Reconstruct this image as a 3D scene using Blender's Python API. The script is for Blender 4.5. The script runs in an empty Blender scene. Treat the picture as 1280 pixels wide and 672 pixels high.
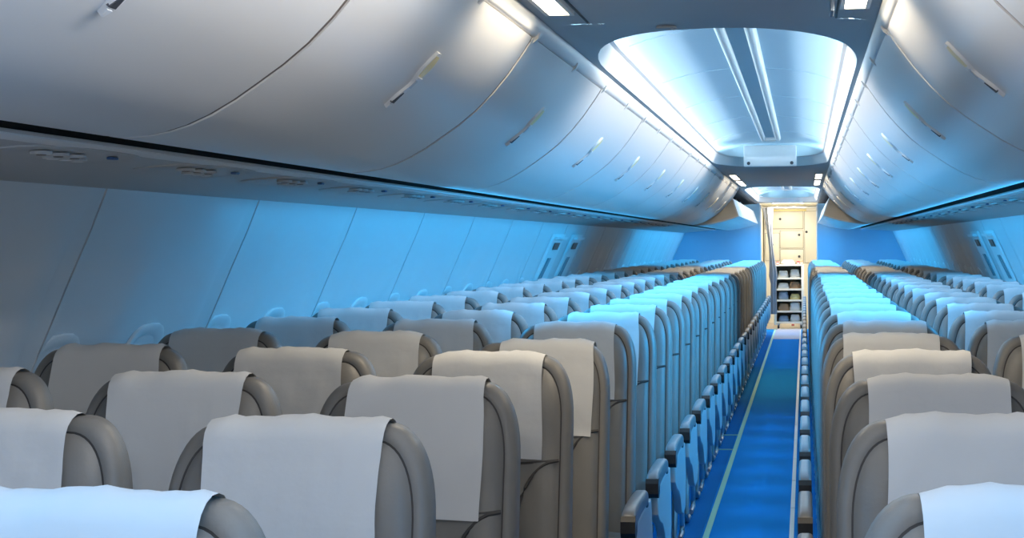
import bpy, math, random
from mathutils import Vector
random.seed(7)
S = bpy.context.scene
COL = S.collection
PI = math.pi
CX = -0.262                       # cabin centre line (x); camera stands at x=0, looks aft (+Y)

# ------------------------------------------------------------------ camera
F, YAW, ROLL, EYE = 2054.0, math.radians(6.0), -0.008, 1.42
VPX, VPY = 1005.5, 302.5
PX = VPX - F * math.tan(YAW) * math.cos(ROLL)
PY = VPY - F * math.tan(YAW) * math.sin(ROLL)
cd = bpy.data.cameras.new('camera')
cam = bpy.data.objects.new('camera', cd)
COL.objects.link(cam)
cam.location = (0, 0, EYE)
cam.rotation_mode = 'XYZ'
from mathutils import Matrix
R = Matrix.Rotation(YAW, 4, 'Z') @ Matrix.Rotation(PI / 2, 4, 'X') @ Matrix.Rotation(-ROLL * -1, 4, 'Z')
cam.rotation_euler = R.to_euler('XYZ')
cd.sensor_fit = 'HORIZONTAL'
cd.sensor_width = 36
cd.lens = F / 1280 * 36
# principal point (PX,PY); the roll turns the picture about it
cd.shift_x = (640 - PX) / 1280
cd.shift_y = (PY - 336) / 1280
cd.clip_start = 0.05
S.camera = cam


def proj(x, y, z):
    c, n = math.cos(YAW), math.sin(YAW)
    d = y * c - x * n
    if d < .1:
        return (-9999, -9999)
    u = F * (x * c + y * n) / d
    v = -F * (z - EYE) / d
    return (PX + u * math.cos(ROLL) - v * math.sin(ROLL), PY + u * math.sin(ROLL) + v * math.cos(ROLL))


# ------------------------------------------------------------------ world, exposure, large lights
w = bpy.data.worlds.new('world')
S.world = w
w.use_nodes = True
w.node_tree.nodes['Background'].inputs[0].default_value = (1.0, .97, .93, 1)
w.node_tree.nodes['Background'].inputs[1].default_value = 1.0
S.view_settings.view_transform = 'Standard'
S.view_settings.look = 'None'
S.view_settings.exposure = 0.0
S.view_settings.gamma = 1.0
S.view_settings.use_curve_mapping = False
if hasattr(S, 'cycles'):
    S.cycles.max_bounces = 8
    S.cycles.diffuse_bounces = 5
    S.cycles.sample_clamp_indirect = 4


def area(name, loc, sx, sy, col, power, rot=(0, 0, 0), spread=None):
    l = bpy.data.lights.new(name, 'AREA')
    l.shape = 'RECTANGLE'
    l.size, l.size_y = sx, sy
    l.color = col
    l.energy = power
    if spread:
        l.spread = spread
    o = bpy.data.objects.new(name, l)
    o.location = loc
    o.rotation_euler = rot
    COL.objects.link(o)
    return o


BLUE = (.03, .45, 1.0)
PALE = (.42, .74, 1.0)
WARM = (1.0, .86, .66)
# pale mood light out of the ceiling domes (the first dome lies ahead of the frame, over the camera)
DOME = (.75, .88, 1.0)
area('mood_light', (CX, 9.4, 2.12), .7, 8.4, DOME, 9)
area('mood_light', (CX, 22.6, 2.12), .7, 7.0, DOME, 16)
area('mood_light', (CX, 0.6, 2.05), .6, 4.0, (1.0, .97, .93), 10)
# unseen white fill added under domes and near ceiling, aimed at bins and lips
for yc_l, ln, en in ((9.42, 7.0, 20), (22.7, 5.4, 12), (1.1, 4.6, 13)):
    for sgn in (-1, 1):
        area('dome_fill', (CX + sgn * .03, yc_l, 2.13 if yc_l > 4 else 2.035), .03, ln, (1.0, .96, .91), en, (0, -sgn * math.radians(76), 0), math.radians(96))
for sgn in (-1, 1):
    # sidewall wash lights at the wall end of the service panels
    area('sidewall_wash', (CX + sgn * 1.56, 9.6, 1.575), .04, 8.6, BLUE, 7)
    area('sidewall_wash', (CX + sgn * 1.56, 22.6, 1.575), .04, 7.4, BLUE, 9)
    # unseen blue fill added along the lower bin edges, shining down and across
    r = (0, sgn * math.radians(70), 0)
    sp = math.radians(95)
    area('bin_edge_fill', (CX + sgn * 1.19, 9.9, 1.588), .03, 8.2, BLUE, 82, r, sp)
    area('bin_edge_fill', (CX + sgn * 1.19, 22.6, 1.588), .03, 7.2, BLUE, 82, r, sp)
    area('bin_edge_fill', (CX + sgn * 1.19, 0.4, 1.588), .03, 2.6, BLUE, 15, r, sp)
# warm light of the galley
area('galley_light', (-.26, 28.2, 2.02), .5, 1.2, (1, .95, .86), 8)
area('galley_light', (-.26, 26.62, 2.02), .5, .12, (1, .95, .86), 40, (math.radians(35), 0, 0))  # added lamp, tilted to brighten the front of the cart


# ------------------------------------------------------------------ materials
def mat(name, col, rough=.5, metal=0., emit=None, estr=0., spec=.5, noise=0., nscale=20., bump=0., bscale=200., coat=0.):
    m = bpy.data.materials.new(name)
    m.use_nodes = True
    nt = m.node_tree
    b = nt.nodes['Principled BSDF']
    b.inputs['Base Color'].default_value = (*col, 1)
    b.inputs['Roughness'].default_value = rough
    b.inputs['Metallic'].default_value = metal
    b.inputs['Specular IOR Level'].default_value = spec
    if coat:
        b.inputs['Coat Weight'].default_value = coat
    if emit:
        b.inputs['Emission Color'].default_value = (*emit, 1)
        b.inputs['Emission Strength'].default_value = estr
    if noise or bump:
        tc = nt.nodes.new('ShaderNodeTexCoord')
    if noise:
        n = nt.nodes.new('ShaderNodeTexNoise')
        n.inputs['Scale'].default_value = nscale
        n.inputs['Detail'].default_value = 4
        nt.links.new(tc.outputs['Object'], n.inputs['Vector'])
        r = nt.nodes.new('ShaderNodeValToRGB')
        r.color_ramp.elements[0].position = .3
        r.color_ramp.elements[1].position = .7
        r.color_ramp.elements[0].color = (*[c * (1 - noise) for c in col], 1)
        r.color_ramp.elements[1].color = (*[min(1, c * (1 + noise)) for c in col], 1)
        nt.links.new(n.outputs['Fac'], r.inputs['Fac'])
        nt.links.new(r.outputs['Color'], b.inputs['Base Color'])
    if bump:
        n2 = nt.nodes.new('ShaderNodeTexNoise')
        n2.inputs['Scale'].default_value = bscale
        n2.inputs['Detail'].default_value = 3
        nt.links.new(tc.outputs['Object'], n2.inputs['Vector'])
        bp = nt.nodes.new('ShaderNodeBump')
        bp.inputs['Strength'].default_value = bump
        bp.inputs['Distance'].default_value = .004
        nt.links.new(n2.outputs['Fac'], bp.inputs['Height'])
        nt.links.new(bp.outputs['Normal'], b.inputs['Normal'])
    return m


M = dict(
    leather=mat('grey_leather', (.205, .195, .18), .45, noise=.06, nscale=9, bump=.10, bscale=160),
    seam=mat('dark_seam', (.05, .047, .045), .6),
    cover=mat('white_nonwoven', (.68, .68, .67), .9, spec=.2, bump=.22, bscale=34),
    arm=mat('armrest_rubber', (.20, .20, .205), .3),
    armdark=mat('armrest_black', (.012, .012, .013), .4),
    shell=mat('seat_plastic', (.52, .53, .54), .35),
    metal=mat('brushed_metal', (.6, .6, .6), .3, .9),
    carpet=mat('blue_carpet', (.010, .24, .60), .95, spec=.1, noise=.18, nscale=260, bump=.5, bscale=500),
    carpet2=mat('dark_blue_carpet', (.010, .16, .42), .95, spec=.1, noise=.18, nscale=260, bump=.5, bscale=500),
    glowstrip=mat('pale_green_strip', (.42, .72, .50), .5),
    track=mat('cream_metal_strip', (.72, .70, .62), .35, .2),
    binp=mat('bin_plastic', (.70, .685, .66), .33, bump=.03, bscale=300),
    binend=mat('beige_bin_end', (.66, .58, .47), .45),
    tape=mat('taupe_joint', (.13, .105, .09), .6),
    black=mat('black_gap', (.012, .009, .009), .8),
    grey=mat('dark_grey', (.045, .05, .06), .6),
    wallp=mat('sidewall_plastic', (.66, .66, .655), .5),
    psu=mat('service_panel_plastic', (.50, .50, .49), .45),
    ceil=mat('ceiling_plastic', (.46, .48, .50), .5),
    dome=mat('dome_plastic_blue_lit', (.50, .68, .80), .6),  # white dome with the blue of the mood light put into its colour
    bluech=mat('blue_grey_channel', (.42, .60, .70), .5),
    white=mat('white_plastic', (.78, .78, .77), .4),
    part=mat('partition_blue_lit', (.34, .58, .74), .5),  # pale wall, the blue cabin light is mixed into its colour
    vinyl=mat('lilac_grey_vinyl', (.42, .42, .52), .5),
    cream=mat('cream_galley', (.74, .70, .58), .4),
    creamd=mat('cream_shadow_gap', (.25, .22, .17), .6),
    gold=mat('yellowed_plastic', (.85, .70, .30), .35),
    bluesign=mat('blue_sign', (.05, .11, .25), .4),
    redp=mat('red_plastic', (.45, .05, .04), .4),
    brown=mat('brown_card', (.34, .21, .12), .7),
    bluebag=mat('blue_bag', (.25, .33, .45), .6),
    paper=mat('paper_white', (.82, .81, .77), .7),
    curtain=mat('grey_curtain', (.17, .175, .185), .9),
    strip=mat('led_strip', (.8, .9, 1), .5, emit=(.66, .88, 1.0), estr=11),
    lamp=mat('warm_lamp_lens', (1, .95, .85), .4, emit=(1.0, .88, .66), estr=9),
    shade=mat('window_shade', (.40, .43, .46), .5),  # grey darkened to carry the shading inside the window recess
    shadey=mat('yellowed_window_shade', (.45, .36, .10), .5),
    floorv=mat('beige_floor', (.50, .44, .38), .5),
    handle=mat('teal_grey_handle', (.10, .22, .26), .4),
    exitred=mat('brown_placard', (.20, .11, .09), .5),
)


# ------------------------------------------------------------------ mesh helper
class MB:
    def __init__(s):
        s.v, s.f, s.mi, s.sm = [], [], [], []
        s.mats = []

    def m(s, name):
        if name not in s.mats:
            s.mats.append(name)
        return s.mats.index(name)

    def face(s, idx, m, smooth=False):
        s.f.append(tuple(idx)); s.mi.append(s.m(m)); s.sm.append(smooth)

    def add(s, pts):
        b = len(s.v)
        s.v.extend([tuple(p) for p in pts])
        return b

    def box(s, a, b, m, bev=0.0):
        x0, y0, z0 = a
        x1, y1, z1 = b
        if bev <= 0:
            i = s.add([(x0, y0, z0), (x1, y0, z0), (x1, y1, z0), (x0, y1, z0), (x0, y0, z1), (x1, y0, z1), (x1, y1, z1), (x0, y1, z1)])
            for q in ((0, 3, 2, 1), (4, 5, 6, 7), (0, 1, 5, 4), (1, 2, 6, 5), (2, 3, 7, 6), (3, 0, 4, 7)):
                s.face([i + k for k in q], m)
        else:
            # rounded box: rounded rectangle in XY lofted over z with inset caps
            def loop(ins, z):
                r = bev
                pts = []
                for cx_, cy_, a0 in ((x1 - r, y1 - r, 0), (x0 + r, y1 - r, 90), (x0 + r, y0 + r, 180), (x1 - r, y0 + r, 270)):
                    for t in (0, 30, 60, 90):
                        an = math.radians(a0 + t)
                        pts.append((cx_ + (r - ins) * math.cos(an), cy_ + (r - ins) * math.sin(an), z))
                return pts
            b2 = bev * .8
            s.loft([loop(b2, z0), loop(b2 * .3, z0 + b2 * .3), loop(0, z0 + b2), loop(0, z1 - b2), loop(b2 * .3, z1 - b2 * .3), loop(b2, z1)], m, True, True, True, smooth=True)

    def loft(s, rings, m, closed=True, cap0=False, cap1=False, smooth=True, flip=False):
        n = len(rings[0])
        base = [s.add(r) for r in rings]
        for a in range(len(rings) - 1):
            mm = m[a] if isinstance(m, (list, tuple)) else m
            for k in range(n if closed else n - 1):
                k2 = (k + 1) % n
                q = [base[a] + k, base[a] + k2, base[a + 1] + k2, base[a + 1] + k]
                s.face(q[::-1] if flip else q, mm, smooth)
        m0 = m[0] if isinstance(m, (list, tuple)) else m
        m1 = m[-1] if isinstance(m, (list, tuple)) else m
        if cap0:
            q = [base[0] + k for k in range(n)]
            s.face(q if flip else q[::-1], m0)
        if cap1:
            q = [base[-1] + k for k in range(n)]
            s.face(q[::-1] if flip else q, m1)

    def prism(s, poly, y0, y1, m, axis='y', smooth=False):
        # poly: (a,b); axis y: a=x,b=z ; axis x: a=y,b=z (y0,y1 are x) ; axis z: a=x,b=y
        def P(a, b, t):
            return (a, t, b) if axis == 'y' else ((t, a, b) if axis == 'x' else (a, b, t))
        s.loft([[P(a, b, y0) for a, b in poly], [P(a, b, y1) for a, b in poly]], m, True, True, True, smooth)

    def tube(s, pts, r, m, n=8, smooth=True):
        pts = [Vector(p) for p in pts]
        rings = []
        for i, p in enumerate(pts):
            t = (pts[min(i + 1, len(pts) - 1)] - pts[max(i - 1, 0)]).normalized()
            up = Vector((0, 0, 1)) if abs(t.z) < .9 else Vector((1, 0, 0))
            a = t.cross(up).normalized()
            b = t.cross(a)
            rr = r[i] if isinstance(r, (list, tuple)) else r
            rings.append([p + a * rr * math.cos(2 * PI * k / n) + b * rr * math.sin(2 * PI * k / n) for k in range(n)])
        s.loft(rings, m, True, True, True, smooth)

    def disc(s, c, r, h, m, axis='z', n=16):
        c = Vector(c)
        rings = []
        for q, hh in ((r * .9, 0), (r, .2 * h), (r, .8 * h), (r * .85, h)):
            ring = []
            for k in range(n):
                a = 2 * PI * k / n
                u, v = q * math.cos(a), q * math.sin(a)
                ring.append(c + (Vector((u, v, hh)) if axis == 'z' else Vector((u, hh, v)) if axis == 'y' else Vector((hh, u, v))))
            rings.append(ring)
        s.loft(rings, m, True, True, True, True)

    def build(s, name, parent=None):
        me = bpy.data.meshes.new(name)
        me.from_pydata(s.v, [], s.f)
        for n in s.mats:
            me.materials.append(M[n])
        me.polygons.foreach_set('material_index', s.mi)
        me.polygons.foreach_set('use_smooth', s.sm)
        me.update()
        import bmesh
        bm = bmesh.new()
        bm.from_mesh(me)
        bmesh.ops.recalc_face_normals(bm, faces=bm.faces)
        for e in bm.edges:
            if len(e.link_faces) == 2 and e.calc_face_angle() > .75:
                e.smooth = False
        bm.to_mesh(me)
        bm.free()
        o = bpy.data.objects.new(name, me)
        COL.objects.link(o)
        if parent:
            o.parent = parent
        return o


def tag(o, label=None, cat=None, group=None, kind=None):
    if label: o['label'] = label
    if cat: o['category'] = cat
    if group: o['group'] = group
    if kind: o['kind'] = kind
    return o


def struct(o):
    o['kind'] = 'structure'
    return o


def empty(name, loc=(0, 0, 0)):
    o = bpy.data.objects.new(name, None)
    o.location = loc
    o.empty_display_size = .1
    COL.objects.link(o)
    return o


def copy_tree(o, parent=None):
    c = o.copy()
    COL.objects.link(c)
    if parent:
        c.parent = parent
    for ch in list(o.children):
        copy_tree(ch, c)
    return c


ONES = 'first second third fourth fifth sixth seventh eighth ninth tenth eleventh twelfth thirteenth fourteenth fifteenth sixteenth seventeenth eighteenth nineteenth twentieth'.split()


def ordinal(n):
    if n <= 20:
        return ONES[n - 1]
    if n == 30:
        return 'thirtieth'
    return ('twenty-' if n < 30 else 'thirty-') + ONES[n % 10 - 1]


# ------------------------------------------------------------------ shell
Y0, YEND, YBULK, YBACK = -1.2, 29.4, 26.5, 29.4


def sweep(mb, prof, y0, y1, m, sgn=1, smooth=True, thick=None):
    """profile of (w,z) swept along y on the side sgn; thick gives an offset (dw,dz) for a solid"""
    a = [(CX + sgn * q, z) for q, z in prof]
    if thick:
        a = a + [(CX + sgn * (q + thick[0]), z + thick[1]) for q, z in reversed(prof)]
        mb.loft([[(x, y0, z) for x, z in a], [(x, y1, z) for x, z in a]], m, True, True, True, smooth)
    else:
        mb.loft([[(x, y0, z) for x, z in a], [(x, y1, z) for x, z in a]], m, False, False, False, smooth)


# floor
mb = MB()
mb.box((CX - 2.05, Y0, -.04), (CX + 2.05, 26.95, 0), 'carpet')
mb.box((CX - 2.05, 26.95, -.04), (CX + 2.05, YEND, 0), 'floorv')
struct(mb.build('floor'))
mb = MB()
mb.box((-.498, Y0, 0), (-.470, 26.9, .006), 'glowstrip')
o = struct(mb.build('trim_1'))
o['label'] = 'pale green strip along the left edge of the aisle carpet'
mb = MB()
for k in range(28):
    mb.box((-.084, Y0 + k, 0), (-.062, Y0 + k + .985, .007), 'track')
o = struct(mb.build('trim_2'))
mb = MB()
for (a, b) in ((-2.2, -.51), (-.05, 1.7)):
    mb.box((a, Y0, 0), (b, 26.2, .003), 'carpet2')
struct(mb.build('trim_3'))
mb = MB()
mb.box((-.47, 24.2, 0), (-.086, 26.9, .004), 'vinyl')
mb.box((-.71, 26.9, 0), (.215, 26.98, .012), 'track')
struct(mb.build('trim_4'))
mb = MB()
for yy in (11.25, 12.1):
    mb.box((-.66, yy, .003), (-.498, yy + .02, .008), 'glowstrip')
struct(mb.build('trim_5'))

WALL = [(1.66, 1.585), (1.705, 1.475), (1.766, 1.342), (1.835, 1.186), (1.885, 1.075), (1.93, .92), (1.955, .76), (1.96, .6), (1.945, .42), (1.91, .22), (1.86, .06), (1.85, -.03)]
SEAMS = [4.38 + 1.28 * k for k in range(-4, 18)]


def wall_at(z):
    for (w0, z0), (w1, z1) in zip(WALL, WALL[1:]):
        if z1 <= z <= z0:
            return w0 + (w1 - w0) * (z0 - z) / (z0 - z1)
    return 1.9


def pocket(y, z):
    if 12.4 < y < 14.7:
        return 0
    u = ((y - 4.52) / .64 + .5) % 1.0 - .5          # 0 at a window centre
    u *= .64
    e = 0 if abs(u) > .26 else (1 if -.222 < u < .150 else ((u + .262) / .04 if u < 0 else (.262 - u) / .112))
    ds = abs((y - 4.38 + .64) % 1.28 - .64)        # nothing is pressed in next to a panel joint
    return .016 * min(1, max(0, ds - .01) / .07) * min(1, max(0, e)) * min(1, max(0, (1.50 - z) / .16))


for sgn, nm in ((-1, 'wall_left'), (1, 'wall_right')):
    mb = MB()
    ys = [Y0] + [s_ for s_ in SEAMS if Y0 < s_ < YBULK] + [YEND]
    for a, b in zip(ys, ys[1:]):
        # shallow pocket round every window: flat bands with soft edges
        yy_ = [a + .006, b - .006]
        for k in range(-12, 40):
            yw = 4.52 + .64 * (k - 1)
            yy_ += [q for q in (yw - .262, yw - .222, yw + .150, yw + .262) if a + .02 < q < b - .02]
        yy_ += [q for q in (a + .085, b - .085) if a + .006 < q < b - .006]
        rings = []
        for y in sorted(yy_):
            rings.append([(CX + sgn * (q + pocket(y, z)), y, z) for q, z in WALL] + [(CX + sgn * (q + .04), y, z) for q, z in reversed(WALL)])
        mb.loft(rings, 'wallp', True, True, True, True)
    gro = [(q + .018, z) for q, z in WALL]
    sweep(mb, gro, Y0, YEND, 'seam', sgn, True, (.025, 0))
    struct(mb.build(nm))
    mb = MB()
    sweep(mb, [(1.147, 1.6240), (1.153, 1.6215), (1.184, 1.6185), (1.190, 1.6205)], Y0, YBULK, 'white', sgn, True, (0, .003))
    struct(mb.build('trim_20' if sgn < 0 else 'trim_21'))
    # service-panel ceiling strip above the seats, dark gap and wall-top moulding
    mb = MB()
    sweep(mb, [(1.142, 1.630), (1.150, 1.625), (1.20, 1.620), (1.30, 1.612), (1.45, 1.604), (1.60, 1.592), (1.668, 1.583)], Y0, YBULK, 'psu', sgn, True, (0, .003))
    o = struct(mb.build('trim_6' if sgn < 0 else 'trim_7'))
    mb = MB()
    sweep(mb, [(1.166, 1.6265), (1.166, 1.70), (1.02, 1.72)], Y0, YBULK, 'black', sgn, False, (.004, .006))
    struct(mb.build('trim_8' if sgn < 0 else 'trim_9'))
    # rail above the bins
    mb = MB()
    sweep(mb, [(.492, 2.006), (.483, 2.012), (.468, 2.040), (.470, 2.050)], Y0, 18.66, 'white', sgn, True, (.03, 0.0))
    struct(mb.build('trim_10' if sgn < 0 else 'trim_11'))
    mb = MB()
    sweep(mb, [(.500, 1.990), (.497, 2.012)], Y0, 18.6, 'seam', sgn, False, (.03, 0))
    struct(mb.build('trim_12' if sgn < 0 else 'trim_13'))

# windows: recessed oval surround with a shade drawn over the pane
nwin = 0
for sgn in (-1, 1):
    for k in range(34):
        yc = 4.52 + .64 * (k - 1)
        if sgn > 0 and k < 8:
            continue
        if 12.5 < yc < 14.7 or yc > 25.5:
            continue
        nwin += 1

        def P(dy, z, off):
            return (CX + sgn * (wall_at(z) + .0155 + off), yc + dy, z)

        def oval(a, b, off, n=28):
            r = []
            for i in range(n):
                t = 2 * PI * i / n
                c_, s_ = math.cos(t), math.sin(t)
                e = .62
                r.append(P(a * abs(c_) ** e * (1 if c_ > 0 else -1), .985 + b * abs(s_) ** e * (1 if s_ > 0 else -1), off))
            return r
        mb = MB()
        mb.loft([oval(.160, .190, -.001), oval(.155, .186, -.010), oval(.146, .178, -.012), oval(.124, .154, -.004), oval(.108, .140, .008)], 'white', True, False, False, True)
        o = struct(mb.build('window_%d' % nwin))
        mb = MB()
        mb.loft([oval(.118, .150, .002), oval(.05, .07, .002)], 'shadey' if (sgn < 0 and k in (1,)) else 'shade', True, False, True, True)
        p = mb.build('window_shade', o)

# ceiling: flat cross panels with two long openings, a dome over each
ZC = 2.06
HW = .452


def edge_z(w_):
    a = abs(w_)
    return ZC - (0 if a < .40 else (a - .40) * .12)


def opening(yc, hl, hw, b, n=24, e=2.35):
    """stadium whose ends are half super-ellipses of depth b; anticlockwise (x,y)"""
    pts = []
    for side in (1, -1):
        for i in range(n + 1):
            t = PI * i / n
            c_, s_ = math.cos(t), math.sin(t)
            x = hw * abs(c_) ** (2 / e) * (1 if c_ > 0 else -1)
            y = hl - b + b * abs(s_) ** (2 / e)
            pts.append((side * x, yc + side * y))
    return pts


VAULTS = [(9.42, 4.52, 4.75, 14.05), (22.70, 3.80, 18.78, 26.55)]
for vi, (yc, hl, ya, yb) in enumerate(VAULTS):
    op = opening(yc, hl, HW, 1.05)
    out = []
    for x, y in op:
        # push outwards to the rectangle of the panel
        top = y > yc
        yy = y
        u = x / HW
        lim = (hl - 1.05)
        if abs(y - yc) > lim + 1e-6 and abs(u) < .96:
            ox = u * .50
            oy = yb if top else ya
        else:
            ox = (.50 if x > 0 else -.50)
            oy = y
            if abs(y - yc) > lim + 1e-6:
                oy = yb if top else ya
        out.append((ox, oy))
    rings = [[(CX + x, y, edge_z(x)) for x, y in out],
             [(CX + x, y, edge_z(x)) for x, y in op]]
    for ins, dz in ((.004, .008), (.014, .03), (.030, .07)):
        o2 = opening(yc, hl - ins, HW - ins, 1.05)
        rings.append([(CX + x, y, ZC + dz) for x, y in o2])
    o2 = opening(yc, hl - .045, HW - .045, 1.05)
    rings.append([(CX + x, y, ZC + .076) for x, y in o2])
    o2 = opening(yc, hl + .05, HW + .05, 1.05)
    rings.append([(CX + x, y, ZC + .060) for x, y in o2])
    mb = MB()
    mb.loft(rings, ['ceil', 'white', 'white', 'white', 'white', 'white'], True, False, False, False)
    mb.sm = [i >= len(op) for i in range(len(mb.f))]
    struct(mb.build('ceiling'))
    # dome
    mb = MB()
    prof = []
    for i in range(17):
        u = -1 + 2 * i / 16
        prof.append((u * .56, ZC + .065 + .135 * (1 - abs(u) ** 2.4)))
    ys = [yc - hl - .14, yc - hl - .04] + [yc - hl + (2 * hl) * i / 6 for i in range(1, 6)] + [yc + hl + .04, yc + hl + .14]
    rr = []
    for i, y in enumerate(ys):
        d = -.13 if i in (0, len(ys) - 1) else 0
        rr.append([(CX + a, y, max(z + d, ZC + .06)) for a, z in prof])
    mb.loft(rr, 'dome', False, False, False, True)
    for y in ys[2:-2]:
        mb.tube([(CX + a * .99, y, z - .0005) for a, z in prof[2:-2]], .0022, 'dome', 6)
    struct(mb.build('ceiling'))
    # middle spine: two pale rails with a blue channel between
    mb = MB()
    y0, y1 = yc - hl - .05, yc + hl - .75
    mb.box((CX - .036, y0, ZC + .185), (CX + .036, y1, ZC + .215), 'bluech')
    for sg in (-1, 1):
        pr = [(CX + sg * .058 + .024 * math.cos(q * PI / 10), ZC + .200 - .034 * math.sin(q * PI / 10)) for q in range(11)]
        mb.prism(pr, y0, y1, 'white', 'y', True)
    mb.box((CX - .040, y1 - .25, ZC + .165), (CX + .040, y1 - .02, ZC + .19), 'white')
    struct(mb.build('trim_%d' % (14 + vi)))
    # LED strips on the ledge behind the lip
    for sgn, sd in ((-1, 'left'), (1, 'right')):
        mb = MB()
        ringsL = []
        pa = [q for q in opening(yc, hl + .014, HW + .010, 1.05) if q[0] * sgn > .12]
        pb = [q for q in opening(yc, hl + .034, HW + .026, 1.05) if q[0] * sgn > .12]
        n_ = min(len(pa), len(pb))
        if sgn > 0:                  # the run of points is split at the seam of the loop
            ia = sorted(range(n_), key=lambda i: pa[i][1])
        else:
            ia = sorted(range(n_), key=lambda i: pa[i][1])
        for i in ia:
            (xa, ya_), (xb, yb_) = pa[i], pb[i]
            fe = min(1, max(0, (hl - .25 - abs(ya_ - yc)) / .5))
            zt = ZC + .074 + .034 * fe
            ringsL.append([(CX + xa, ya_, ZC + .064), (CX + xb, yb_, ZC + .064), (CX + xb, yb_, zt), (CX + xa, ya_, zt)])
        mb.loft(ringsL, 'strip', True, True, True, False)
        o = mb.build('cove_light')
        tag(o, 'long glowing light strip in the %s cove of the %s ceiling dome' % (sd, ('nearer', 'farther')[vi]), 'light strip')

mb = MB()
for (a, b) in ((Y0, 4.7495), (14.0505, 18.7795)):
    pr = [(CX + q, edge_z(q)) for q in (-.5, -.45, -.4, 0, .4, .45, .5)]
    pr = pr + [(x, z + .03) for x, z in reversed(pr)]
    mb.loft([[(x, a, z) for x, z in pr], [(x, b, z) for x, z in pr]], 'ceil', True, True, True, False)
struct(mb.build('ceiling'))
mb = MB()
mb.box((CX - .5, 26.55, 2.055), (CX + .5, YEND, 2.085), 'cream')
struct(mb.build('ceiling'))
# black slit beside the near left downlight
mb = MB()
mb.box((-.620, 3.2, 2.0575), (-.614, 4.72, 2.0605), 'seam')
mb.box((.092, 3.2, 2.0575), (.098, 4.72, 2.0605), 'seam')
struct(mb.build('trim_16'))

# downlights
def downlight(x0, x1, y0, y1, label):
    t = empty('downlight', ((x0 + x1) / 2, (y0 + y1) / 2, 2.06))
    cx_, cy_ = t.location.x, t.location.y
    hx, hy = (x1 - x0) / 2, (y1 - y0) / 2
    mb = MB()
    for a, b in (((-hx - .012, -hy - .012), (hx + .012, -hy)), ((-hx - .012, hy), (hx + .012, hy + .012)), ((-hx - .012, -hy), (-hx, hy)), ((hx, -hy), (hx + .012, hy))):
        mb.box((a[0], a[1], -.012), (b[0], b[1], .0), 'white')
    mb.build('frame', t)
    mb = MB()
    mb.box((-hx, -hy, -.007), (hx, hy, .0), 'lamp', .012)
    mb.build('lens', t)
    l = bpy.data.lights.new('downlight_lamp', 'AREA')
    l.shape = 'RECTANGLE'
    l.size, l.size_y = 2 * hx, 2 * hy
    l.color = WARM
    l.energy = DL_POWER
    l.spread = 2.85
    lo = bpy.data.objects.new('lamp', l)
    lo.location = (0, 0, -.02)
    lo.parent = t
    COL.objects.link(lo)
    tag(t, label, 'ceiling light', 'downlights in the flat ceiling panels')


DL_POWER = 4.5
for sgn, sd in ((-1, 'left'), (1, 'right')):
    for y0, y1, nm in ((3.86, 4.47, 'at the top edge of the picture'), (15.35, 16.5, 'nearer of the pair beyond the first dome'), (16.9, 18.2, 'farther of the pair beyond the first dome')):
        x = CX + sgn * .402
        downlight(x - .028, x + .028, y0, y1, 'warm rectangular ceiling light on the %s, %s' % (sd, nm))
for sgn, sd in ((-1, 'left'), (1, 'right')):
    x = CX + sgn * .225
    downlight(x - .03, x + .03, 26.60, 26.68, 'small ceiling lamp over the %s side of the galley entrance' % sd)
mb = MB()
for k in (0,):
    mb.box((.072, 4.30, 2.02), (.082, 4.42, 2.058), 'bluebag', .002)
o = mb.build('call_light')
tag(o, 'small blue indicator hanging from the ceiling beside the right near downlight', 'indicator light')
# smoke-detector like plate at the near lip
mb = MB()
mb.box((-.43, 4.815, 2.052), (-.37, 4.86, 2.0595), 'ceil', .004)
mb.disc((-.380, 4.837, 2.049), .006, .004, 'white')
tag(mb.build('sensor_plate'), 'small grey sensor plate in front of the near ceiling dome', 'sensor')

# white box at the far end of the first dome
t = empty('exit_sign_box', (CX - .01, 13.45, 2.06))
mb = MB()
mb.box((-.215, -.04, -.022), (.215, .04, .150), 'white', .012)
mb.build('housing', t)
for sg in (-1, 1):
    mb = MB()
    mb.disc((sg * .175, -.046, .005), .014, .006, 'grey', 'y')
    mb.build('screw', t)
tag(t, 'blank white box with two dark screws at the far end of the ceiling dome', 'ceiling box')

# ------------------------------------------------------------------ overhead bins
BIN = [(.492, 2.000), (.520, 1.957), (.563, 1.898), (.608, 1.845), (.656, 1.797), (.702, 1.760), (.750, 1.727), (.798, 1.695), (.846, 1.668), (.890, 1.649), (.930, 1.637), (.970, 1.630), (1.010, 1.627), (1.050, 1.631), (1.060, 1.640)]
LB = 1.57
JOINTS = [4.56 + LB * k for k in range(-3, 10)]


def bin_pt(t):
    """point and outward normal on the bin profile, t = arc position in metres"""
    acc = 0
    for (a, b), (c, d) in zip(BIN, BIN[1:]):
        L = math.hypot(c - a, d - b)
        if acc + L >= t:
            u = (t - acc) / L
            return a + (c - a) * u, b + (d - b) * u, -(b - d) / L, -(c - a) / L
        acc += L
    return BIN[-1][0], BIN[-1][1], 0, -1


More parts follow.
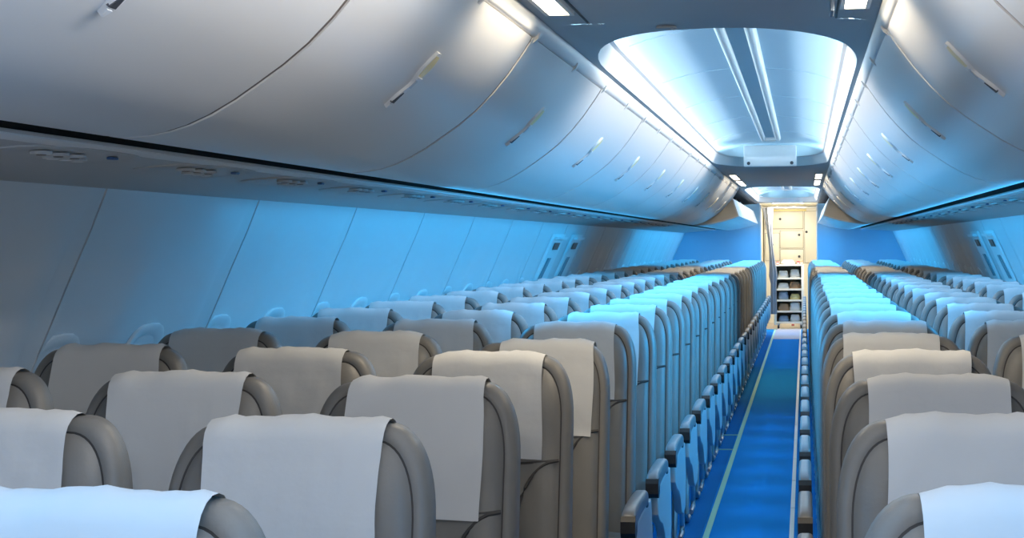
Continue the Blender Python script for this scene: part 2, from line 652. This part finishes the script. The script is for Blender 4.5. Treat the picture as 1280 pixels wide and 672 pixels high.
def make_bin(sgn, y0, y1):
    L = y1 - y0
    t = empty('overhead_bin', (CX, y0, 0))
    mb = MB()
    prof = BIN + [(1.06, 2.02), (.52, 2.02)]
    prof = [(sgn * a, b) for a, b in prof]
    g = .012
    mb.loft([[(a, g, b) for a, b in prof], [(a, L - g, b) for a, b in prof]], 'binp', True, True, True, True)
    # flat shading on the hidden back faces
    mb.build('door', t)
    mb = MB()
    off = [(sgn * (a + .0025), b + .0025) for i, (a, b) in enumerate(BIN[:-1])]
    back = [(sgn * (a + .05), b + .05) for a, b in reversed(BIN[:-1])]
    mb.loft([[(a, L - g + .0005, b) for a, b in off + back], [(a, L + g - .0005, b) for a, b in off + back]], 'tape', True, True, True, False)
    mb.build('joint_strip', t)
    # handle along the profile
    ym = L * .5

    def Q(s_, dy, h):
        a, b, nx, nz = bin_pt(s_)
        return (sgn * (a + nx * h), ym + dy, b + nz * h)
    s0, s1 = .160, .338

    def wid(u):
        if u < .46:
            return .008 + .027 * math.sin(PI * min(1, (u + .02) / .52)) ** .6
        if u < .62:
            return .013
        return .013 + .005 * math.sin(PI * (u - .62) / .38) - .008 * max(0, (u - .8) / .2)

    def strip(u0, u1, fw, h0, h1, m, n=13):
        mb = MB()
        rings = []
        for i in range(n):
            u = u0 + (u1 - u0) * i / (n - 1)
            s_ = s0 + (s1 - s0) * u
            wv = fw(u)
            rings.append([Q(s_, -wv, h0), Q(s_, -wv * .88, h1), Q(s_, wv * .88, h1), Q(s_, wv, h0)])
        mb.loft(rings, m, True, True, True, True)
        return mb
    h = strip(0, 1, wid, -.002, .007, 'white', 25).build('handle', t)
    strip(.05, .40, lambda u: max(.004, wid(u) - .009), .004, .0078, 'gold').build('finger_recess', h)
    strip(.41, .45, lambda u: wid(u) * .9, .004, .0105, 'white', 3).build('handle_bar', h)
    strip(.47, .60, lambda u: .009, .004, .0085, 'shell', 4).build('handle_neck', h)
    strip(.70, .90, lambda u: .003 + .055 * (u - .70), .004, .0085, 'grey', 5).build('latch', h)
    strip(.92, 1.0, lambda u: .010 - .06 * (u - .92), .003, .0095, 'white', 4).build('handle_tip', h)
    # hinge clips on the rail
    for yy in (.05, L * .53):
        mb = MB()
        pr = [(.500, 1.988), (.484, 2.000), (.476, 2.016), (.482, 2.020), (.495, 2.006), (.512, 1.992)]
        mb.prism([(sgn * a, b) for a, b in pr], yy - .014, yy + .014, 'white')
        mb.build('hinge_clip', t)
    return t


for sgn, sd in ((-1, 'left'), (1, 'right')):
    first = None
    vis = 0
    for k, (a, b) in enumerate(zip(JOINTS, JOINTS[1:])):
        if b < 2.0:
            continue
        if first is None:
            o = first = make_bin(sgn, a, b)
        else:
            o = copy_tree(first)
            o.location = (CX, a, 0)
        vis += 1
        tag(o, 'closed pale overhead bin on the %s side, %s from the camera' % (sd, ordinal(vis)), 'overhead bin', 'closed overhead bins')

# the run of bins forward of the first one, beside the camera
for sgn in (-1, 1):
    mb = MB()
    sweep(mb, BIN + [(1.06, 2.02), (.52, 2.02)], Y0, JOINTS[1] - .012, 'binp', sgn, True)
    struct(mb.build('trim_22' if sgn < 0 else 'trim_23'))

# open bins beyond: bucket swung down, dark mouth above it
YB0 = JOINTS[-1]
NB = 5
LO = (26.4 - YB0) / NB
for sgn, sd in ((-1, 'left'), (1, 'right')):
    mb = MB()
    sweep(mb, [(1.06, 1.63), (1.10, 1.66), (1.10, 2.00), (.56, 2.035), (.494, 2.035), (.480, 2.052)], YB0, 26.4, 'grey', sgn, False, (.01, .012))
    struct(mb.build('trim_17' if sgn < 0 else 'trim_18'))
    first = None
    for k in range(NB):
        a = YB0 + LO * k
        if first is None:
            t = first = empty('open_overhead_bin', (CX, a, 0))
            low = [(.482, 1.720), (.56, 1.690), (.66, 1.662), (.76, 1.640), (.868, 1.624), (.96, 1.617), (1.05, 1.632)]
            mb = MB()
            sh = low + [(q - .0, z + .016) for q, z in reversed(low)]
            mb.prism([(sgn * q, z) for q, z in sh], .012, LO - .012, 'binp')
            mb.build('bucket', t)
            mb = MB()
            mb.prism([(sgn * q, z) for q, z in ((.476, 1.722), (.545, 1.925), (.560, 1.920), (.493, 1.718))], .012, LO - .012, 'binp')
            mb.build('lid', t)
            for yy in (.014, LO - .026):
                mb = MB()
                mb.prism([(sgn * q, z) for q, z in [(.494, 1.730), (.558, 1.915), (.72, 1.90), (.95, 1.80), (1.05, 1.70)] + [(q, z + .016) for q, z in reversed(low[2:])]], yy, yy + .012, 'binend')
                mb.build('end_panel', t)
            mb = MB()
            mb.tube([(sgn * .60, .05, 1.91), (sgn * .64, .05, 2.0)], .008, 'metal')
            mb.build('stay', t)
            o = t
        else:
            o = copy_tree(first)
            o.location = (CX, a, 0)
        tag(o, 'open overhead bin hanging down on the %s side, %s of the open row' % (sd, ordinal(k + 1)), 'overhead bin', 'open overhead bins')


# ------------------------------------------------------------------ service panels above the seats
def make_psu(sgn):
    t = empty('passenger_service_unit', (0, 0, 0))
    SL = -.036                       # follows the slope of the panel

    def loop(a, b, dz, n=24, e=.7):
        r = []
        for i in range(n):
            q = 2 * PI * i / n
            c_, s_ = math.cos(q), math.sin(q)
            x = a * abs(c_) ** e * (1 if c_ > 0 else -1)
            y = b * abs(s_) ** e * (1 if s_ > 0 else -1)
            r.append((x * sgn, y, dz + x * SL * 1.6))
        return r
    mb = MB()
    mb.loft([loop(.105, .27, .004), loop(.105, .27, -.006), loop(.098, .263, -.009), loop(.085, .25, -.006), loop(.02, .2, -.006)], 'psu', True, True, True, True)
    mb.build('housing', t)
    for k in (-1, 0, 1):
        mb = MB()
        mb.disc((sgn * -.03, -.08 + k * .075, -.013), .022, .008, 'psu')
        mb.disc((sgn * -.03, -.08 + k * .075, -.0145), .010, .004, 'tape')
        mb.build('air_vent', t)
    for k in (-1, 0, 1):
        mb = MB()
        mb.disc((sgn * .03, .08 + k * .06, -.012), .019, .007, 'psu')
        mb.disc((sgn * .03, .08 + k * .06, -.013), .013, .004, 'white')
        mb.build('reading_light', t)
    mb = MB()
    mb.box((sgn * -.055 - .008, .11, -.010), (sgn * -.055 + .008, .14, -.004), 'bluesign', .003)
    mb.build('sign', t)
    return t


for sgn, sd in ((-1, 'left'), (1, 'right')):
    first = None
    n = 0
    for k in range(32):
        y = 3.27 + .765 * k - .765
        if y > 18.5:
            break
        x = CX + sgn * 1.27
        p = proj(x, y, 1.61)
        if not (-80 < p[0] < 1350):
            continue
        n += 1
        if first is None:
            o = first = make_psu(sgn)
        else:
            o = copy_tree(first)
        o.location = (x, y, 1.6185)
        tag(o, 'grey passenger service unit with vents and blue sign over left seats, %s from the camera'.replace('left', sd) % ordinal(n), 'service unit', 'service units under the bins')

# ------------------------------------------------------------------ seats
ZT = 1.137          # top of the leather back
HWS = .215          # half width of a back
RX, RZ = .085, .16  # shoulder
LEAN = .20


def yc_(z):
    return -(ZT - z) * LEAN


def th_(z):
    return .075 + .045 * min(1, (ZT - z) / .5)


def outline(ins, z0=.36, n=13):
    """front outline of the backrest offset inwards by ins, from bottom right up and over to bottom left: (x,z)"""
    pts = []
    zs = z0 + ins
    rx, rz = max(.02, RX - ins * .55), max(.03, RZ - ins * .8)
    W, T = HWS - ins, ZT - ins
    side = []
    for i in range(9):
        z = zs + (T - rz - zs) * i / 8
        side.append((W - .012 * (1 - i / 8) * 0, z))
    for i in range(1, n + 1):
        a = (PI / 2) * i / n
        side.append((W - rx + rx * math.cos(a) ** .85 if i < n else W - rx, T - rz + rz * math.sin(a) ** .85))
    topn = 6
    right = side
    tops = [((W - rx) * (1 - 2 * i / topn), T + .004 * math.sin(PI * i / topn)) for i in range(1, topn)]
    left = [(-x, z) for x, z in reversed(side)]
    pts = right + tops + left
    bn = 6
    pts += [(-W + 2 * W * i / bn, zs) for i in range(1, bn)]
    return pts


def bol(z):
    """x where the side bolster begins at height z (arc that opens downwards)"""
    if z > .885:
        return 9
    d = .885 - z
    if d < .16:
        return .190 - .100 * math.sqrt(max(0, 1 - (1 - d / .16) ** 2))
    return .090 + min(.02, (d - .16) * .04)


def front_y(x, z, ins=None):
    if ins is None:
        ins = HWS - abs(x)
    e = min(1, max(0, (ins - .020) / .045))
    e = e * (2 - e)
    y = yc_(z) - th_(z) / 2 - .013 * e
    if z > .885:                     # head pad swells a little
        y -= .012 * e * math.sin(PI * min(1, max(0, (z - .885) / .26)))
    else:
        b = bol(z)
        q = min(1, max(0, (abs(x) - b) / .03))
        y -= (.012 * q * q * (3 - 2 * q)) * min(1, e * 1.5)
        if z < .74 and abs(x) < b:
            y -= .006
    return y


def make_back():
    mb = MB()
    R_ = []
    mats = []

    def ring(ins, fn):
        R_.append([(x, fn(x, z), z) for x, z in outline(ins)])
    ring(.10, lambda x, z: yc_(z) + th_(z) / 2 + .004)
    ring(.03, lambda x, z: yc_(z) + th_(z) / 2); mats.append('shell')
    ring(.008, lambda x, z: yc_(z) + th_(z) / 2 - .010); mats.append('shell')
    ring(0, lambda x, z: yc_(z) + th_(z) / 2 - .026); mats.append('leather')
    ring(0, lambda x, z: yc_(z) - th_(z) / 2 + .022); mats.append('leather')
    ring(.003, lambda x, z: yc_(z) - th_(z) / 2 + .010); mats.append('leather')
    ring(.009, lambda x, z: yc_(z) - th_(z) / 2 + .003); mats.append('leather')
    ring(.017, lambda x, z: yc_(z) - th_(z) / 2); mats.append('leather')
    ring(.0215, lambda x, z: yc_(z) - th_(z) / 2 + .0015); mats.append('leather')
    ring(.0245, lambda x, z: yc_(z) - th_(z) / 2 + .0015); mats.append('seam')
    for ins in (.030, .040, .050, .06, .07, .08, .09, .10, .11, .12, .13, .14, .155, .17, .185, .20, .21):
        ring(ins, lambda x, z: front_y(x, z, ins)); mats.append('leather')
    mb.loft(R_, mats, True, True, True, True)
    # seams sewn in the face
    def seam(pts, r=.0035, off=.0014):
        mb.tube([(x, min(front_y(x, z), front_y(x - .006, z), front_y(x + .006, z)) - off, z) for x, z in pts], r, 'seam', 6)
    seam([(-.190 + .380 * i / 14, .885 - .010 * math.sin(PI * i / 14)) for i in range(15)])
    for sg in (-1, 1):
        seam([(sg * (bol(z) if z < .884 else .190), z) for z in [.884, .880, .873, .864, .853, .84, .82, .80, .78, .76, .73, .70, .66, .60, .54, .48, .42]], .0042, .003)
    seam([(-.098 + .196 * i / 8, .738) for i in range(9)])
    return mb.build('backrest')


def make_cover(seed, dx=0., dl=0.):
    rnd = random.Random(seed)
    ph = [rnd.uniform(0, 6.28) for _ in range(8)]
    hw = .143
    mb = MB()
    path = []
    z0 = .878 + dl
    nf = 14
    for i in range(nf):
        z = z0 + (1.092 - z0) * i / (nf - 1)
        path.append((front_y(0, z) - .006, z))
    ya, yb = path[-1][0], yc_(1.10) + th_(1.10) / 2 + .006
    for i in range(1, 9):
        a = PI * i / 9
        path.append(((ya + yb) / 2 - (yb - ya) / 2 * math.cos(a), 1.092 + .056 * math.sin(a) ** .8))
    for i in range(8):
        z = 1.090 - .16 * i / 7
        path.append((yc_(z) + th_(z) / 2 + .006, z))
    nx = 18
    rows = []
    for j, (y, z) in enumerate(path):
        row = []
        for i in range(nx + 1):
            u = -1 + 2 * i / nx
            x = u * hw + dx
            hang = 1 if j >= nf else 1 - (z - z0) / (1.1 - z0)
            wob = .0016 * math.sin(u * 7 + ph[0] + z * 9) + .0014 * math.sin(u * 15 + ph[1] - z * 30) + .0012 * math.sin(z * 55 + ph[2] + u * 3)
            wob += .003 * hang * (1 - u * u) * math.sin(ph[3] + u * 3) if j < nf else 0
            sx = .003 * math.sin(z * 20 + ph[4]) * (1 if u > 0 else -1) * abs(u) ** 3
            yy, zz = y, z
            if j < nf:
                yy = min(y, front_y(x, z) - .004) - abs(wob) - .001
                zz = z + (.004 * math.sin(u * 2.5 + ph[5]) if j == 0 else 0)
            elif j < nf + 8:
                zz = z + abs(wob) * 1.3 + .002 * math.sin(u * 6 + ph[6]) - (.012 * max(0, abs(u) - .82) / .18 * .6)
            else:
                yy = y + abs(wob)
            row.append((x + sx, yy, zz))
        rows.append(row)
    mb.loft(rows, 'cover', False, False, False, True)
    # thickness: a second sheet just inside
    return mb.build('headrest_cover')


def make_arm(side, aisle):
    """armrest beside the seat; side = +1 / -1 local x"""
    x = side * .266
    hw = .0225
    mb = MB()
    # pad: long rounded bar whose front turns down
    path = [(-.372, .575, .018), (-.380, .590, .026), (-.40, .594, .027), (-.48, .597, .027), (-.60, .596, .028), (-.70, .592, .030), (-.765, .584, .032), (-.785, .575, .028), (-.792, .567, .020)]
    rings = []
    for y, z, h in path:
        r = []
        for k in range(20):
            a = 2 * PI * (k + .5) / 20
            c_, s_ = math.cos(a), math.sin(a)
            r.append((x + hw * abs(c_) ** .5 * (1 if c_ > 0 else -1), y, z + h * abs(s_) ** .5 * (1 if s_ > 0 else -1)))
        rings.append(r)
    mb.loft(rings, 'arm', True, True, True, True)
    pad = mb.build('armrest')
    mb = MB()
    # black front cap and dark rear support
    mb.prism([(-.790, .600), (-.803, .585), (-.805, .550), (-.795, .535), (-.765, .530), (-.735, .545), (-.735, .600)], x - hw * .99, x + hw * .99, 'armdark', 'x')
    mb.build('end_cap', pad)
    mb = MB()
    mb.prism([(-.43, .575), (-.36, .575), (-.28, .52), (-.28, .46), (-.36, .50), (-.44, .535)], x - .012, x + .012, 'armdark', 'x')
    mb.build('arm_support', pad)
    return pad


def make_side_panel(side):
    x = side * .266
    mb = MB()
    poly = [(-.700, .562), (-.735, .515), (-.725, .465), (-.660, .430), (-.560, .405), (-.470, .360), (-.400, .295), (-.300, .270), (-.200, .280), (-.165, .330), (-.165, .46), (-.20, .562), (-.45, .568)]
    rings = []
    for ins, xx in ((.018, x - .016), (.004, x - .014), (0, x - .008), (0, x + .008), (.004, x + .014), (.018, x + .016)):
        cy = sum(p[0] for p in poly) / len(poly)
        cz = sum(p[1] for p in poly) / len(poly)
        rings.append([(xx, cy + (a - cy) * (1 - ins * 3), cz + (b - cz) * (1 - ins * 4)) for a, b in poly])
    mb.loft(rings, 'shell', True, True, True, True)
    return mb.build('side_panel')


def make_leg(side, front):
    x = side * .20
    mb = MB()
    if front:
        pts = [(x, -.52, .31), (x, -.545, .22), (x, -.575, .12), (x, -.585, .06), (x, -.57, .025), (x, -.52, .018), (x, -.42, .018)]
    else:
        pts = [(x, -.22, .31), (x, -.17, .2), (x, -.12, .10), (x, -.10, .05), (x, -.115, .022), (x, -.18, .018), (x, -.28, .018)]
    mb.tube(pts, .013, 'metal', 8)
    return mb.build('leg')


def make_seat(aisle_side, cover):
    """aisle_side: +1 aisle at +x, -1 aisle at -x, 0 none"""
    t = empty('airline_seat')
    b = backs
    o = bpy.data.objects.new('backrest', b); COL.objects.link(o); o.parent = t
    o = bpy.data.objects.new('headrest_cover', cover); COL.objects.link(o); o.parent = t
    o = bpy.data.objects.new('seat_cushion', cushion); COL.objects.link(o); o.parent = t
    o = bpy.data.objects.new('seat_frame', frame); COL.objects.link(o); o.parent = t
    sides = {1: (1, -1), -1: (-1, 1), 0: ()}[aisle_side]
    for i, s_ in enumerate(sides):
        if i == 0:
            a = make_arm(s_, True); a.parent = t
            p = make_side_panel(s_); p.parent = t
    for s_ in (-1, 1):
        for fr in (True, False):
            l = bpy.data.objects.new('leg', legs[(s_, fr)]); COL.objects.link(l); l.parent = t
    return t


def take(o):
    me = o.data
    bpy.data.objects.remove(o)
    return me


backs = take(make_back())
covers = [take(make_cover(11 + i, dx, dl)) for i, (dx, dl) in enumerate(((0, 0), (.008, -.006), (-.010, .006), (.004, .012), (.030, -.012)))]
mb = MB()
cr = []
for y, z0, z1, hw in ((-.14, .35, .44, .20), (-.20, .335, .455, .212), (-.40, .33, .452, .215), (-.56, .335, .462, .215), (-.63, .35, .450, .212), (-.655, .385, .42, .200)):
    r = []
    for k in range(20):
        a = 2 * PI * k / 20
        c_, s_ = math.cos(a), math.sin(a)
        r.append((hw * abs(c_) ** .35 * (1 if c_ > 0 else -1), y, (z0 + z1) / 2 + (z1 - z0) / 2 * abs(s_) ** .5 * (1 if s_ > 0 else -1)))
    cr.append(r)
mb.loft(cr, 'leather', True, True, True, True)
cushion = take(mb.build('seat_cushion'))
mb = MB()
mb.box((-.21, -.56, .295), (.21, -.14, .335), 'grey', .01)
for yy in (-.52, -.22):
    mb.tube([(-.205, yy, .305), (.205, yy, .305)], .018, 'metal', 8)
frame = take(mb.build('seat_frame'))
legs = {(s_, fr): take(make_leg(s_, fr)) for s_ in (-1, 1) for fr in (True, False)}

LX = {'aisle': -.800, 'middle': -1.300, 'window': -1.800}
RXS = {'aisle': .262, 'middle': .762, 'window': 1.262}
protos = {}
rc = random.Random(3)
for blk, xs, y0, pit, aside in (('left', LX, 1.79, .783, 1), ('right', RXS, 1.862, .770, -1)):
    for k in range(31):
        for pos in ('aisle', 'middle', 'window'):
            x = xs[pos]
            y = y0 + pit * k
            seen = False
            for dx in (-.22, 0, .22):
                for z in (1.13, .9, .6):
                    p = proj(x + dx, y - .1, z)
                    if -5 < p[0] < 1285 and p[1] < 680:
                        seen = True
            if not seen:
                continue
            asd = aside if pos == 'aisle' else 0
            ci = rc.randrange(4)
            if blk == 'left' and pos == 'aisle':
                ci = {0: 0, 1: 0, 2: 1, 3: 3, 4: 4}.get(k, ci)
            key = (asd, ci)
            if key not in protos:
                o = protos[key] = make_seat(asd, covers[ci])
            else:
                o = copy_tree(protos[key])
            dz = {'aisle': 0, 'middle': .010, 'window': .020}[pos] if blk == 'left' else 0
            rx = 0
            if blk == 'left' and pos == 'aisle' and k == 4:
                dz = -.015
            o.location = (x, y, dz)
            row = ordinal(k + 1)
            tag(o, 'grey leather %s seat with white headrest cover, %s of the aisle, %s row from camera' % (pos, blk, row), 'airline seat', 'airline seats %s of the aisle' % blk)

# ------------------------------------------------------------------ exits over the wing
for sgn, sd in ((-1, 'left'), (1, 'right')):
    for k, yc in enumerate((13.0, 14.05)):
        t = empty('emergency_exit', (CX, yc, 0))

        def W(z, off=0):
            return sgn * (wall_at(z) + off)
        mb = MB()
        zs = [.62, .8, 1.0, 1.15, 1.3, 1.42, 1.50]
        mb.loft([[(W(z, -.003), -.305, z) for z in zs], [(W(z, -.022), -.285, z) for z in zs], [(W(z, -.022), .285, z) for z in zs], [(W(z, -.003), .305, z) for z in zs]], 'white', False, False, False, False)
        mb.build('hatch', t)
        mb = MB()
        mb.loft([[(W(z, -.023), y, z), (W(z, -.035), y + .005, z), (W(z, -.035), y + .12, z), (W(z, -.023), y + .125, z)] for z, y in ((1.13, -.22), (1.19, -.20), (1.25, -.18), (1.31, -.16))], 'handle', True, True, True, False)
        mb.build('handle', t)
        mb = MB()
        mb.loft([[(W(z, -.0235), -.11, z), (W(z, -.03), -.135, z), (W(z, -.03), .125, z), (W(z, -.0235), .13, z)] for z in (1.375, 1.43)], 'exitred', True, True, True, False)
        mb.build('placard', t)
        mb = MB()
        mb.loft([[(W(z, -.0235), -.24, z), (W(z, -.060), -.23, z), (W(z, -.060), .22, z), (W(z, -.0235), .23, z)] for z in (1.455, 1.475)], 'white', True, True, True, False)
        mb.build('upper_ledge', t)
        tag(t, 'white overwing emergency exit hatch in the %s sidewall, %s of the pair' % (sd, ('nearer', 'farther')[k]), 'emergency exit')

# ------------------------------------------------------------------ rear partition and galley
for sgn, x0, x1, nm in ((-1, CX - 1.99, -.71, 'wall_rear_left'), (1, .215, CX + 1.99, 'wall_rear_right')):
    mb = MB()
    mb.box((x0, YBULK, 0), (x1, YBULK + .05, 2.06), 'part')
    struct(mb.build(nm))
mb = MB()
mb.box((-.712, YBULK - .01, 0), (-.690, YBULK + .06, 2.03), 'white')
mb.box((.195, YBULK - .01, 0), (.217, YBULK + .06, 2.03), 'white')
struct(mb.build('trim_19'))
mb = MB()
mb.box((-1.3, YBACK - .05, 0), (.8, YBACK, 2.06), 'cream')
mb.box((-.76, YBULK + .05, 0), (-.72, YBACK, 2.06), 'cream')
mb.box((.30, YBULK + .05, 0), (.34, YBACK, 2.06), 'cream')
struct(mb.build('wall_back'))

# galley unit with compartment doors above a counter
t = empty('galley_unit', (CX, 29.05, 0))
mb = MB()
mb.box((-.44, 0, 0), (.54, .28, 2.02), 'cream')
mb.build('body', t)


def gdoor(x0, x1, z0, z1, knob):
    mb = MB()
    mb.box((x0 - .006, -.004, z0 - .006), (x1 + .006, -.001, z1 + .006), 'creamd')
    mb.box((x0, -.022, z0), (x1, -.004, z1), 'cream', .004)
    d = mb.build('door', t)
    mb = MB()
    mb.disc((knob[0], -.034, knob[1]), .022, .014, 'grey', 'y')
    mb.build('knob', d)


gdoor(-.42, -.18, 1.10, 1.58, (-.30, 1.38))
gdoor(-.16, .24, 1.32, 1.62, (.17, 1.55))
gdoor(-.16, .24, 1.06, 1.29, (.17, 1.17))
gdoor(-.42, .24, 1.66, 1.96, (-.16, 1.83))
gdoor(.27, .52, 1.06, 1.96, (.30, 1.6))
mb = MB()
mb.box((-.40, -.03, 1.965), (.30, -.002, 2.0), 'gold', .003)
mb.build('header_strip', t)
tag(t, 'cream galley unit with latched compartment doors at the far end of the aisle', 'galley unit')

# curtain
mb = MB()
rings = []
for i in range(15):
    u = i / 14
    z = 1.98 - 1.72 * u
    wd = .080 - .048 * math.sin(PI * min(1, u * 1.4)) if u < .7 else .042 + .02 * (u - .7)
    xc = -.590 + .085 * min(1, u * 1.6)
    r = []
    for k in range(32):
        a = 2 * PI * k / 32
        rr = 1 + .16 * math.sin(a * 7 + u * 1.2)
        r.append((xc + wd * math.cos(a) * rr, 26.72 + .05 * math.sin(a) * rr, z))
    rings.append(r)
mb.loft(rings, 'curtain', True, True, True, True)
t = mb.build('curtain')
tag(t, 'dark grey gathered curtain hanging at the left of the galley entrance', 'curtain')
mb = MB()
mb.tube([(-.70, 26.72, 1.985), (.19, 26.72, 1.985)], .009, 'metal')
tag(mb.build('curtain_rail'), 'thin metal curtain rail across the galley entrance', 'curtain rail')

# trolley of shelves
CA = (-.249, 27.25)
t = empty('galley_cart', (CA[0], CA[1], 0))
HWc, Dc, Hc = .225, .30, 1.03
mb = MB()
for sg in (-1, 1):
    mb.box((sg * HWc - .030, -.312, .07), (sg * HWc + .014, -.27, Hc), 'cream', .005)
    mb.box((sg * HWc - .014, .10, .07), (sg * HWc + .014, .13, Hc), 'cream', .005)
    mb.box((sg * HWc - .004, -.27, .10), (sg * HWc + .004, .10, Hc), 'cream')
mb.box((-HWc, .115, .10), (HWc, .125, Hc), 'creamd')
mb.build('frame', t)
for z in (.10, .28, .46, .64, .82):
    mb = MB()
    mb.box((-HWc + .014, -.29, z), (HWc - .014, .11, z + .014), 'cream')
    mb.box((-HWc + .014, -.297, z - .004), (HWc - .014, -.287, z + .026), 'cream')
    mb.build('shelf', t)
mb = MB()
mb.box((-HWc - .014, -.31, Hc), (HWc + .014, .13, Hc + .022), 'cream', .008)
mb.build('top', t)
for sx in (-1, 1):
    for sy in (-.25, .08):
        mb = MB()
        mb.disc((sx * .185 - .014, sy, .035), .035, .028, 'armdark', 'x')
        mb.box((sx * .185 - .018, sy - .012, .035), (sx * .185 + .018, sy + .012, .085), 'metal')
        mb.build('caster', t)
mb = MB()
mb.box((.03, -.32, .06), (.075, -.30, .085), 'redp', .004)
mb.build('brake_pedal', t)
tag(t, 'cream framed galley cart with loaded shelves standing at the aisle end', 'cart')
rnd = random.Random(5)


def bundle(name, loc, sx, sy, sz, m, label, cat, seed):
    r = random.Random(seed)
    mb = MB()
    rings = []
    for i in range(9):
        u = i / 8
        z = sz * u
        sc = (.82 + .18 * math.sin(PI * min(1, u * 1.2 + .15))) * (1 if u < .9 else .8)
        ring = []
        for k in range(16):
            a = 2 * PI * k / 16
            c_, s_ = math.cos(a), math.sin(a)
            j = 1 + r.uniform(-.07, .07)
            ring.append((sx * sc * j * abs(c_) ** .5 * (1 if c_ > 0 else -1), sy * sc * j * abs(s_) ** .5 * (1 if s_ > 0 else -1), z))
        rings.append(ring)
    mb.loft(rings, m, True, True, True, True)
    o = mb.build(name)
    o.location = loc
    tag(o, label, cat)


SH = ['lowest', 'second lowest', 'middle', 'second highest', 'top']
cont = [[('bluebag', 'bag', 'blue plastic'), ('paper', 'paper_stack', 'white paper')], [('brown', 'bag', 'brown paper'), ('paper', 'paper_stack', 'white paper')],
        [('bluebag', 'bag', 'blue plastic'), ('gold', 'bag', 'mustard coloured')], [('paper', 'bag', 'white paper'), ('brown', 'bag', 'brown paper')], [('paper', 'paper_stack', 'white paper'), ('paper', 'bag', 'white paper')]]
for i, z in enumerate((.10, .28, .46, .64, .82)):
    for j, (m, nm, lk) in enumerate(cont[i]):
        bundle(nm, (CA[0] + (-.10 if j == 0 else .09), CA[1] - .15, z + .0145), .085 + .01 * (i % 2), .09, .10 + .02 * ((i + j) % 3), m,
               '%s %s on the %s shelf of the galley cart' % (lk, nm.replace('_', ' '), SH[i]), nm.replace('_', ' '), i * 7 + j)
ztop = Hc + .0225
bundle('napkin_pile', (CA[0] - .02, CA[1] - .12, ztop), .11, .09, .075, 'paper', 'loose white napkin pile on top of the galley cart', 'napkins', 90)
for j, (dx, m, lab) in enumerate(((-.19, 'redp', 'red carton at the left end on top of the galley cart'), (.145, 'redp', 'red carton right of the napkin pile on top of the galley cart'), (.20, 'brown', 'brown carton at the right end on top of the galley cart'))):
    mb = MB()
    mb.box((-.024, -.04, 0), (.024, .04, .05 + .01 * j), m, .004)
    mb.box((-.018, -.0408, .015), (.018, -.0402, .035), 'paper')
    o = mb.build('carton')
    o.location = (CA[0] + dx, CA[1] - .18, ztop)
    tag(o, lab, 'carton')
